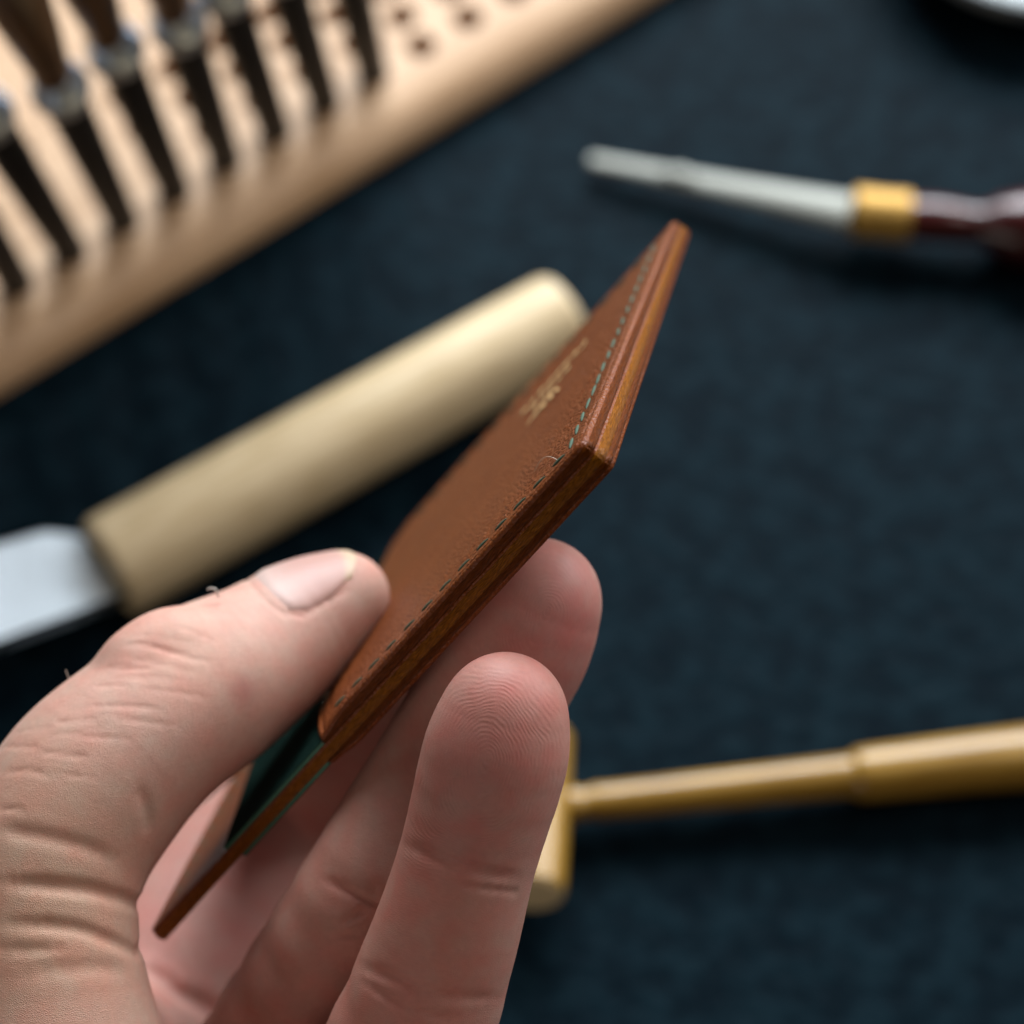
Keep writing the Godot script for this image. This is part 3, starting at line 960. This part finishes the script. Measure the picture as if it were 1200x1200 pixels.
	crease(0.42, 0.17, [[-50.5, 145.8, -153.5], [-49.6, 146.1, -153.4], [-48.8, 146.3, -153.4], [-47.9, 146.4, -153.3], [-47.1, 146.4, -153.3], [-46.3, 146.4, -153.1], [-45.5, 146.3, -152.9], [-44.6, 146.2, -152.6], [-43.5, 146.1, -152.3], [-42.2, 145.9, -152.0], [-40.8, 145.7, -151.7], [-39.3, 145.3, -151.5], [-37.8, 144.8, -151.3]])
	crease(0.36, 0.09, [[-51.7, 145.6, -150.3], [-49.1, 146.4, -149.9], [-46.6, 146.5, -149.9]])
	crease(0.36, 0.10, [[-51.1, 146.3, -148.4], [-49.9, 146.5, -148.3], [-48.8, 146.7, -148.3], [-47.7, 146.7, -148.3], [-46.7, 146.7, -148.3], [-45.6, 146.6, -148.3], [-44.6, 146.5, -148.3], [-43.7, 146.3, -148.3], [-42.7, 146.1, -148.3]])
	crease(0.36, 0.09, [[-52.7, 146.2, -147.3], [-50.9, 146.6, -147.2], [-49.2, 146.8, -147.2]])
	crease(0.38, 0.11, [[-53.9, 146.6, -144.3], [-52.6, 146.8, -144.2], [-51.2, 146.9, -144.2], [-49.9, 146.9, -144.3], [-48.7, 146.9, -144.3], [-47.5, 146.8, -144.2], [-46.4, 146.6, -144.1], [-45.3, 146.3, -144.0], [-44.1, 146.0, -144.0]])
	crease(0.36, 0.09, [[-57.3, 146.1, -142.3], [-54.8, 146.7, -142.1], [-52.5, 146.9, -142.2]])
	crease(0.36, 0.09, [[-55.2, 146.7, -140.1], [-53.5, 146.8, -140.0], [-51.7, 146.7, -139.9], [-50.0, 146.5, -139.9], [-48.3, 146.2, -139.9]])
	crease(0.36, 0.09, [[-65.3, 141.0, -141.3], [-62.5, 144.1, -139.8], [-60.2, 145.4, -139.2]])
	crease(0.38, 0.11, [[-60.1, 145.5, -138.5], [-58.9, 145.9, -138.2], [-57.7, 146.2, -137.9], [-56.5, 146.4, -137.7], [-55.6, 146.5, -137.6], [-54.8, 146.5, -137.5], [-54.2, 146.5, -137.4], [-53.6, 146.5, -137.3], [-53.0, 146.4, -137.2]])
	crease(0.90, 0.85, [[-63.0, 142.1, -122.2], [-61.6, 142.3, -122.0], [-60.2, 142.4, -121.9], [-58.9, 142.3, -121.9], [-57.6, 142.2, -121.9], [-56.2, 141.8, -121.9], [-54.8, 141.3, -122.0], [-53.5, 140.6, -122.1], [-52.3, 139.7, -122.3], [-51.2, 138.7, -122.4], [-50.1, 137.4, -122.5], [-49.2, 136.0, -122.8], [-48.6, 134.6, -123.1], [-48.2, 133.4, -123.3], [-47.9, 132.5, -123.6], [-47.8, 131.6, -123.8], [-47.7, 130.1, -124.3], [-47.7, 126.1, -126.3], [-47.6, 121.5, -129.1]], true)
	crease(0.85, 0.55, [[-62.7, 140.6, -117.4], [-61.3, 140.8, -117.3], [-60.0, 140.9, -117.2], [-58.6, 140.8, -117.2], [-57.4, 140.6, -117.3], [-56.1, 140.2, -117.3], [-55.0, 139.8, -117.3], [-53.8, 139.1, -117.4], [-52.7, 138.3, -117.4], [-51.4, 137.2, -117.3], [-50.1, 135.6, -117.3], [-48.9, 133.9, -117.3], [-48.1, 132.2, -117.5], [-47.7, 131.1, -117.7], [-47.6, 130.7, -117.8], [-47.6, 130.6, -117.8], [-47.5, 130.3, -117.8], [-47.4, 127.5, -119.5], [-47.4, 123.2, -122.1]], true)
	crease(0.70, 0.20, [[-62.6, 139.7, -114.4], [-60.7, 139.9, -114.3], [-59.0, 139.9, -114.3], [-57.2, 139.6, -114.4], [-55.5, 139.2, -114.6]])
	crease(1.10, 0.22, [[-59.4, 139.1, -111.8], [-57.4, 139.0, -112.0], [-55.4, 138.5, -112.4], [-53.5, 137.7, -112.8], [-51.9, 136.7, -113.3], [-50.7, 135.7, -113.6], [-49.7, 134.7, -113.8], [-48.9, 133.6, -114.0], [-48.1, 132.2, -114.3]])
	crease(1.00, 0.35, [[-63.4, 143.5, -128.7], [-62.9, 143.7, -128.5], [-62.3, 143.9, -128.4], [-61.7, 144.0, -128.2], [-60.9, 144.1, -128.0], [-59.9, 144.2, -127.8], [-58.6, 144.2, -127.6], [-57.3, 144.0, -127.4], [-56.2, 143.8, -127.2], [-55.1, 143.4, -127.1], [-54.2, 143.0, -127.0], [-53.2, 142.6, -126.9], [-52.4, 142.0, -126.8], [-51.5, 141.3, -126.7], [-50.7, 140.6, -126.5], [-50.0, 139.7, -126.5], [-49.3, 138.8, -126.5]])
	crease(0.36, 0.07, [[-48.5, 146.1, -154.8], [-47.4, 146.3, -154.6], [-46.4, 146.4, -154.5], [-45.5, 146.3, -154.4], [-44.6, 146.3, -154.4], [-43.7, 146.1, -154.3], [-42.9, 146.0, -154.3], [-42.1, 145.8, -154.2], [-41.3, 145.6, -154.2]])
	crease(0.34, 0.06, [[-43.6, 146.0, -156.2], [-42.9, 145.8, -156.0], [-42.2, 145.7, -155.9], [-41.4, 145.5, -155.8], [-40.7, 145.3, -155.6], [-39.9, 145.1, -155.3], [-39.0, 145.0, -154.9], [-38.2, 144.9, -154.5], [-37.3, 144.6, -154.1]])
	crease(0.36, 0.07, [[-49.3, 146.3, -151.4], [-48.1, 146.4, -151.1], [-47.0, 146.4, -150.9], [-45.9, 146.4, -150.7], [-44.8, 146.4, -150.4], [-43.6, 146.3, -150.2], [-42.4, 146.1, -149.9], [-41.1, 145.8, -149.7], [-39.9, 145.4, -149.6]])
	crease(0.36, 0.07, [[-47.2, 146.8, -146.9], [-46.1, 146.7, -146.7], [-45.0, 146.5, -146.6], [-44.0, 146.3, -146.6], [-42.9, 146.0, -146.5], [-41.9, 145.7, -146.6], [-40.8, 145.3, -146.7], [-39.8, 144.8, -146.8], [-38.8, 144.3, -146.9]])
	crease(0.36, 0.07, [[-51.7, 146.9, -142.9], [-50.3, 146.9, -142.7], [-48.9, 146.8, -142.5], [-47.6, 146.5, -142.3], [-46.4, 146.2, -142.3], [-45.2, 145.9, -142.3], [-44.2, 145.5, -142.4], [-43.2, 145.1, -142.5], [-42.2, 144.7, -142.6]])
	crease(0.36, 0.06, [[-58.1, 146.1, -140.5], [-57.1, 146.3, -140.4], [-56.1, 146.5, -140.4], [-55.1, 146.7, -140.5], [-54.2, 146.8, -140.6], [-53.3, 146.8, -140.7], [-52.3, 146.9, -140.9], [-51.4, 146.9, -141.2], [-50.5, 146.8, -141.4]])
	crease(0.34, 0.06, [[-63.2, 142.5, -142.7], [-60.9, 144.5, -142.1], [-58.8, 145.6, -141.9]])
	crease(0.34, 0.06, [[-57.6, 146.1, -135.3], [-55.7, 146.1, -135.0], [-54.0, 146.0, -134.8], [-52.2, 145.6, -134.7]])
	crease(0.45, 0.12, [[-64.3, 143.4, -136.7], [-63.3, 144.1, -136.4], [-62.2, 144.7, -136.2], [-61.3, 145.1, -136.0], [-60.4, 145.5, -135.9], [-59.6, 145.7, -135.6], [-58.9, 145.8, -135.3], [-58.2, 145.9, -135.1], [-57.5, 146.0, -134.8]])
	crease(0.45, 0.12, [[-63.7, 143.8, -131.4], [-61.1, 144.7, -130.9]])
	crease(0.90, 0.28, [[-46.8, 143.0, -134.5], [-46.6, 142.5, -134.0], [-46.3, 141.9, -133.5], [-46.1, 141.3, -133.1], [-46.0, 140.6, -132.6], [-45.9, 140.1, -132.2], [-45.9, 139.5, -131.7], [-46.0, 139.0, -131.2], [-46.0, 138.4, -130.7]])
	crease(0.75, 0.50, [[-12.8, 151.0, -123.2], [-11.7, 152.5, -122.1], [-10.6, 153.3, -121.3], [-9.5, 153.8, -120.6], [-8.4, 154.1, -120.0], [-7.2, 154.2, -119.5], [-5.9, 154.1, -119.0], [-4.5, 153.9, -118.7], [-3.3, 153.5, -118.5], [-2.3, 153.0, -118.5], [-1.3, 152.5, -118.6], [-0.4, 151.9, -118.8], [0.6, 150.9, -119.1]])
	crease(0.50, 0.28, [[-5.6, 152.6, -117.2], [-3.6, 152.2, -117.1], [-1.6, 151.2, -117.3], [0.4, 149.4, -117.8]])
	crease(0.75, 0.42, [[-18.8, 139.0, -112.7], [-17.6, 141.1, -111.4], [-16.5, 142.3, -110.5], [-15.3, 143.1, -109.8], [-14.0, 143.7, -109.1], [-12.6, 144.0, -108.4], [-11.0, 144.1, -107.8], [-9.4, 143.8, -107.3], [-7.9, 143.4, -107.0], [-6.3, 142.9, -107.0], [-4.7, 142.0, -107.3], [-3.1, 140.7, -107.8], [-1.6, 138.2, -108.7]])
	crease(0.60, 0.34, [[-18.2, 139.9, -110.0], [-16.5, 141.3, -108.6], [-14.9, 141.9, -107.4], [-13.4, 142.2, -106.5], [-12.0, 142.1, -105.8], [-10.6, 142.0, -105.4], [-9.3, 141.7, -105.2], [-8.0, 141.3, -105.1], [-6.7, 140.7, -105.1]])
	crease(0.70, 0.35, [[-24.1, 134.2, -126.1], [-22.8, 134.8, -125.3], [-21.6, 135.2, -124.5], [-20.4, 135.3, -123.9], [-19.4, 135.3, -123.3], [-18.4, 135.2, -122.9], [-17.4, 135.0, -122.6], [-16.5, 134.8, -122.3], [-15.6, 134.4, -122.1]])
	crease(0.55, 0.28, [[-22.1, 132.7, -120.4], [-21.1, 133.3, -120.8], [-20.2, 133.7, -121.1], [-19.2, 134.1, -121.6], [-18.5, 134.6, -122.0], [-18.0, 135.0, -122.6], [-17.6, 135.6, -123.2], [-17.3, 136.1, -123.9], [-17.0, 136.6, -124.5]])
	crease(0.55, 0.20, [[-23.2, 131.1, -119.3], [-21.4, 132.0, -119.4], [-19.6, 132.5, -119.5], [-17.8, 132.6, -119.8]])
	crease(1.30, 1.00, [[-54.4, 86.6, -133.1], [-53.6, 86.6, -132.8], [-52.8, 86.6, -132.6], [-52.0, 86.4, -132.3], [-51.3, 86.3, -131.9], [-50.5, 86.1, -131.4], [-49.7, 85.9, -130.9], [-49.0, 85.5, -130.3], [-48.2, 85.0, -129.8], [-47.3, 84.3, -129.5], [-46.3, 83.5, -129.3], [-45.3, 82.6, -129.0], [-44.4, 81.8, -128.8], [-43.6, 81.0, -128.7], [-42.9, 80.2, -128.5], [-42.2, 79.3, -128.4], [-41.6, 78.3, -128.3]])
	crease(0.42, 0.18, [[-26.38, 130.31, -175.69], [-27.55, 130.13, -175.38], [-28.71, 129.95, -175.05], [-29.83, 129.77, -174.66], [-30.93, 129.58, -174.24], [-32.00, 129.39, -173.77], [-33.01, 129.19, -173.21], [-34.96, 129.76, -172.14], [-35.64, 130.82, -171.61], [-36.03, 131.98, -171.15], [-36.19, 133.20, -170.68], [-36.17, 134.45, -170.12], [-36.01, 135.71, -169.42], [-35.72, 136.92, -168.56], [-35.31, 138.07, -167.54], [-34.76, 139.11, -166.36], [-34.02, 139.98, -165.03], [-33.06, 140.57, -163.65], [-31.82, 140.76, -162.32], [-30.28, 140.42, -161.25], [-27.84, 139.20, -161.75], [-26.91, 138.71, -162.67], [-25.99, 138.20, -163.61], [-25.07, 137.76, -164.51], [-24.14, 137.34, -165.40], [-23.20, 136.96, -166.27], [-22.28, 136.54, -167.16]], true)
	crease(0.42, 0.18, [[5.86, 156.29, -139.79], [5.92, 155.47, -139.14], [5.92, 154.68, -138.47], [5.92, 153.91, -137.80], [5.86, 153.16, -137.12], [5.78, 152.43, -136.43], [5.65, 151.73, -135.74], [4.78, 150.00, -135.08], [3.88, 149.07, -135.42], [2.93, 148.42, -135.89], [1.91, 147.99, -136.40], [0.84, 147.74, -136.90], [-0.27, 147.64, -137.35], [-1.42, 147.66, -137.70], [-2.68, 142.48, -142.69], [-4.77, 142.97, -142.98], [-6.81, 143.69, -143.09], [-5.91, 149.10, -138.21], [-6.85, 149.90, -138.25], [-7.65, 150.94, -138.36], [-7.82, 152.74, -139.31], [-7.49, 153.43, -139.95], [-7.14, 154.13, -140.57], [-6.77, 154.84, -141.17], [-6.36, 155.58, -141.75], [-5.94, 156.32, -142.31], [-5.46, 157.09, -142.83]], true)
	crease(0.42, 0.18, [[9.64, 144.80, -160.86], [9.40, 143.97, -160.25], [9.18, 143.13, -159.65], [8.93, 142.32, -159.05], [8.64, 141.56, -158.43], [8.33, 140.82, -157.80], [8.00, 140.10, -157.17], [6.63, 138.53, -156.77], [5.44, 137.86, -157.34], [4.25, 137.51, -158.01], [3.06, 137.43, -158.70], [1.85, 137.57, -159.35], [0.64, 137.89, -159.91], [-0.56, 138.36, -160.36], [-1.73, 138.98, -160.67], [-2.85, 139.72, -160.84], [-3.87, 140.60, -160.91], [-4.76, 141.61, -160.89], [-5.45, 142.78, -160.85], [-5.87, 144.15, -160.84], [-5.33, 146.04, -161.54], [-4.75, 146.63, -162.10], [-4.14, 147.21, -162.65], [-3.50, 147.81, -163.17], [-2.82, 148.41, -163.65], [-2.16, 149.00, -164.15], [-1.47, 149.60, -164.62]], true)
	crease(0.42, 0.18, [[-12.74, 112.08, -160.07], [-13.05, 111.14, -159.85], [-13.38, 110.21, -159.75], [-13.73, 109.28, -159.74], [-14.07, 108.36, -159.73], [-14.41, 107.43, -159.68], [-14.74, 106.50, -159.58], [-14.46, 104.46, -159.60], [-13.57, 103.53, -159.98], [-12.65, 102.86, -160.53], [-11.76, 102.37, -161.24], [-10.93, 102.01, -162.09], [-10.19, 101.74, -163.05], [-9.58, 101.53, -164.12], [-9.11, 101.37, -165.26], [-8.78, 101.28, -166.46], [-8.60, 101.29, -167.70], [-8.55, 101.46, -168.95], [-8.62, 101.84, -170.18], [-8.79, 102.53, -171.35], [-8.75, 104.46, -172.10], [-8.54, 105.44, -172.01], [-8.29, 106.40, -171.94], [-8.00, 107.34, -171.88], [-7.70, 108.28, -171.84], [-7.45, 109.24, -171.77], [-7.31, 110.24, -171.64]], true)
	var made := skin_mesh(0.00062)
	var v: PackedVector3Array = made[0]
	var nn: PackedVector3Array = made[1]
	var idx: PackedInt32Array = made[2]
	print("skin ", v.size(), " ", idx.size() / 3)
	# colour: patches of blood under the skin, each [place, radius, tint]
	var blobs := [
		[Vector3(-0.03470, 0.14236, -0.14897), 0.0020, Vector3(0.400, 0.150, 0.130), 0.80],
		[Vector3(-0.04220, 0.14596, -0.15177), 0.0090, Vector3(0.550, 0.285, 0.200), 0.60],
		[Vector3(-0.05736, 0.14558, -0.13264), 0.0120, Vector3(0.520, 0.280, 0.190), 0.60],
		[Vector3(-0.05764, 0.14043, -0.11664), 0.0160, Vector3(0.470, 0.275, 0.170), 0.70],
		[Vector3(-0.02302, 0.13692, -0.16717), 0.0090, Vector3(0.500, 0.260, 0.200), 0.60],
		[Vector3(0.00000, 0.16604, -0.13508), 0.0110, Vector3(0.470, 0.182, 0.145), 0.90],
		[Vector3(-0.00301, 0.16122, -0.12630), 0.0100, Vector3(0.460, 0.178, 0.141), 0.90],
		[Vector3(-0.00607, 0.15382, -0.11869), 0.0100, Vector3(0.460, 0.182, 0.145), 0.90],
		[Vector3(-0.00864, 0.14843, -0.11227), 0.0100, Vector3(0.470, 0.200, 0.150), 0.90],
		[Vector3(-0.01228, 0.14192, -0.10567), 0.0110, Vector3(0.470, 0.187, 0.145), 0.90],
		[Vector3(-0.00402, 0.16235, -0.12797), 0.0040, Vector3(0.440, 0.151, 0.128), 0.50],
		[Vector3(-0.00555, 0.15634, -0.12140), 0.0040, Vector3(0.420, 0.142, 0.119), 0.50],
		[Vector3(0.00643, 0.15666, -0.15568), 0.0110, Vector3(0.470, 0.178, 0.150), 0.90],
		[Vector3(0.00214, 0.15213, -0.14718), 0.0120, Vector3(0.460, 0.169, 0.141), 0.90],
		[Vector3(-0.00860, 0.14399, -0.13695), 0.0140, Vector3(0.450, 0.187, 0.141), 0.90],
		[Vector3(-0.01827, 0.13483, -0.12238), 0.0140, Vector3(0.450, 0.196, 0.145), 0.85],
		[Vector3(-0.02734, 0.12339, -0.11433), 0.0140, Vector3(0.450, 0.187, 0.145), 0.85],
		[Vector3(-0.04531, 0.08475, -0.14223), 0.0260, Vector3(0.500, 0.220, 0.180), 0.90],
		[Vector3(-0.03466, 0.08140, -0.15051), 0.0160, Vector3(0.480, 0.210, 0.170), 0.80],
	]
	var mottle := noise(210.0, 91, FastNoiseLite.TYPE_SIMPLEX_SMOOTH, 3)
	var speck := noise(1500.0, 92, FastNoiseLite.TYPE_SIMPLEX, 2)
	var col := PackedColorArray()
	col.resize(v.size())
	for i in v.size():
		var p := v[i]
		var c := Vector3(0.55, 0.312, 0.245)
		for b in blobs:
			var d := p - (b[0] as Vector3)
			var s: float = d.length_squared() / (b[1] * b[1])
			if s < 5.0: c = c.lerp(b[2], exp(-s) * (b[3] as float))
		var t := mottle.get_noise_3d(p.x, p.y, p.z)
		c += Vector3(0.02, -0.030, -0.024) * t * 1.2 + Vector3(0.012, -0.022, -0.018) * mottle.get_noise_3d(p.x * 0.3, p.y * 0.3 + 3.0, p.z * 0.3)
		c *= 1.0 + 0.07 * speck.get_noise_3d(p.x, p.y, p.z)
		col[i] = Color(c.x, c.y, c.z)
	# the pads of two fingers carry their prints
	var pads := [
		[Vector3(-0.00281, 0.16321, -0.12888), Vector3(0.24088, 0.64243, -0.72750), Vector3(0.96339, -0.06738, 0.25948), Vector3(-0.11768, 0.76338, 0.63514)],
		[Vector3(0.00449, 0.15597, -0.15299), Vector3(0.47343, 0.56680, -0.67424), Vector3(0.87678, -0.37660, 0.29906), Vector3(0.08442, 0.73274, 0.67525)],
	]
	var uv := PackedVector2Array()
	uv.resize(v.size())
	var which := PackedInt32Array()
	which.resize(v.size())
	for i in v.size():
		for k in pads.size():
			var d: Vector3 = v[i] - pads[k][0]
			var y: float = d.dot(pads[k][1])
			var x: float = d.dot(pads[k][2])
			var z: float = d.dot(pads[k][3])
			if absf(x) < 0.0095 and y > -0.030 and y < 0.0125 and z > -0.0068 and z < 0.003 and nn[i].dot(pads[k][3]) > 0.1:
				which[i] = k + 1
				uv[i] = Vector2(x * 1000.0 / 0.04 / 560.0 + 0.5, 1.0 - (y * 1000.0 + 34.0) / 0.04 / 1200.0)
				break
	var sets := [PackedInt32Array(), PackedInt32Array(), PackedInt32Array()]
	for k in range(0, idx.size(), 3):
		var w = which[idx[k]]
		if w != which[idx[k + 1]] or w != which[idx[k + 2]]: w = 0
		sets[w].append_array([idx[k], idx[k + 1], idx[k + 2]])
	var am := ArrayMesh.new()
	for s in sets:
		if s.size(): add_surface(am, v, nn, s, uv, col)
	var micro_noise := noise(0.06, 95, FastNoiseLite.TYPE_CELLULAR, 2)
	micro_noise.cellular_return_type = FastNoiseLite.RETURN_DISTANCE2_SUB
	var micro := skin_material(noise_tex(micro_noise, Vector2i(1024, 1024)), 0.009)
	micro.uv1_triplanar = true
	micro.uv1_scale = Vector3(72, 72, 72)
	var print_a := skin_material(fingerprint(7), 0.0040)
	print_a.texture_repeat = false
	var print_b := skin_material(fingerprint(8), 0.0018)
	print_b.texture_repeat = false
	var o = part("hand", am, [micro, print_a, print_b])
	tag(o, "bare left hand pinching the brown card holder between thumb and fingertips", "hand")
	nails(o)
	hairs()

# a nail: a curved plate laid over the end of a finger
func nail(parent, at: Vector3, to_tip: Vector3, out: Vector3, length: float, width: float, mat):
	var side := to_tip.cross(out).normalized()
	var fwd := to_tip.normalized()
	var nu := 25
	var nv := 29
	var all := PackedInt32Array(range(PA.size()))
	var none := PackedInt32Array()
	var pts := PackedVector3Array()
	var col := PackedColorArray()
	for j in nv:
		var t = float(j) / (nv - 1)
		for i in nu:
			var s = 2.0 * i / (nu - 1) - 1.0
			# out from the bone at an angle, so that the plate follows the round of the fingertip
			var y = lerp(0.12 * s * s, 1.0 - 0.20 * s * s, t) * length
			var a = s * width * lerp(1.0, 0.86, smoothstep(0.6, 1.0, t)) * lerp(0.9, 1.0, smoothstep(0.0, 0.3, t))
			var dir = out * cos(a) + side * sin(a)
			var r0 = 0.0005
			var r1 = 0.016
			for k in 22:
				var m = (r0 + r1) / 2.0
				if sdf(at + fwd * y + dir * m, all, none) < 0.0: r0 = m
				else: r1 = m
			var rim = clamp(min(t * 7.0, (1.0 - abs(s)) * 7.0), 0.0, 1.0)
			var lift = lerp(-0.0005, 0.00028, sqrt(rim))
			pts.append(at + fwd * y + dir * (r0 + lift))
			var lunula = exp(-pow((t - 0.02) / 0.27, 2) - s * s * 1.2)
			var c = Color(0.50, 0.275, 0.23).lerp(Color(0.60, 0.42, 0.365), lunula)
			if t > 0.84: c = c.lerp(Color(0.58, 0.40, 0.27), smoothstep(0.84, 0.95, t))
			col.append(c)
	var top := sheet_arrays(pts, nu, nv, false, false)
	var up := 0.0
	for q in top[1]: up += q.dot(out)
	if up < 0: top = sheet_arrays(pts, nu, nv, true, false)
	var idx: PackedInt32Array = top[2]
	var t0 = (pts[idx[1]] - pts[idx[0]]).cross(pts[idx[2]] - pts[idx[0]])
	if t0.dot(out) > 0:
		for k in range(0, idx.size(), 3):
			var x = idx[k + 1]
			idx[k + 1] = idx[k + 2]
			idx[k + 2] = x
	# the thickness of the plate at its rim
	var n0 := pts.size()
	var pv := pts.duplicate()
	var pn: PackedVector3Array = top[1].duplicate()
	for k in n0:
		pv.append(pts[k] - top[1][k] * 0.0004)
		pn.append(-top[1][k])
		col.append(col[k])
	var tri := idx.size()
	for k in range(0, tri, 3): idx.append_array([n0 + idx[k], n0 + idx[k + 2], n0 + idx[k + 1]])
	for i in nu - 1:
		var a = (nv - 1) * nu + i
		idx.append_array([a, a + 1, n0 + a, a + 1, n0 + a + 1, n0 + a, a, n0 + a, a + 1, a + 1, n0 + a, n0 + a + 1])
	var am := ArrayMesh.new()
	add_surface(am, pv, pn, idx, null, col)
	part("fingernail", am, mat, parent)

func nails(o):
	var m := StandardMaterial3D.new()
	m.vertex_color_use_as_albedo = true
	m.roughness = 0.45
	m.metallic_specular = 0.4
	m.subsurf_scatter_enabled = true
	m.subsurf_scatter_strength = 0.1
	nail(o, Vector3(-0.03119, 0.12818, -0.16480), Vector3(0.83311, 0.17132, -0.52590), Vector3(-0.40647, 0.83448, -0.37207), 0.0140, 0.9800, m)
	nail(o, Vector3(-0.00239, 0.15463, -0.13228), Vector3(0.24088, 0.64243, -0.72750), Vector3(0.11768, -0.76338, -0.63514), 0.0118, 0.9500, m)
	nail(o, Vector3(0.00043, 0.14592, -0.15375), Vector3(0.47343, 0.56680, -0.67424), Vector3(-0.08442, -0.73274, -0.67525), 0.0118, 0.9500, m)
	nail(o, Vector3(-0.01715, 0.10482, -0.16819), Vector3(0.35639, 0.93415, 0.01857), Vector3(0.83424, -0.32709, 0.44391), 0.0118, 0.9500, m)

func hairs():
	var m := plain_mat(lin(0.55, 0.5, 0.44), 0.4)
	tag(part("lint_fibre", tube([Vector3(-0.04016, 0.14338, -0.16328), Vector3(-0.03969, 0.14368, -0.16337), Vector3(-0.03912, 0.14362, -0.16327), Vector3(-0.03881, 0.14320, -0.16299), Vector3(-0.03876, 0.14241, -0.16267)], 0.000130), m), "tiny white lint fibre stuck on the thumb just below the nail", "lint")
	tag(part("skin_hair", tube([Vector3(-0.05782, 0.13922, -0.15189), Vector3(-0.05807, 0.14007, -0.15232), Vector3(-0.05820, 0.14087, -0.15265)], 0.000060), m), "short fine hair standing on the edge of the thumb knuckle", "hair")
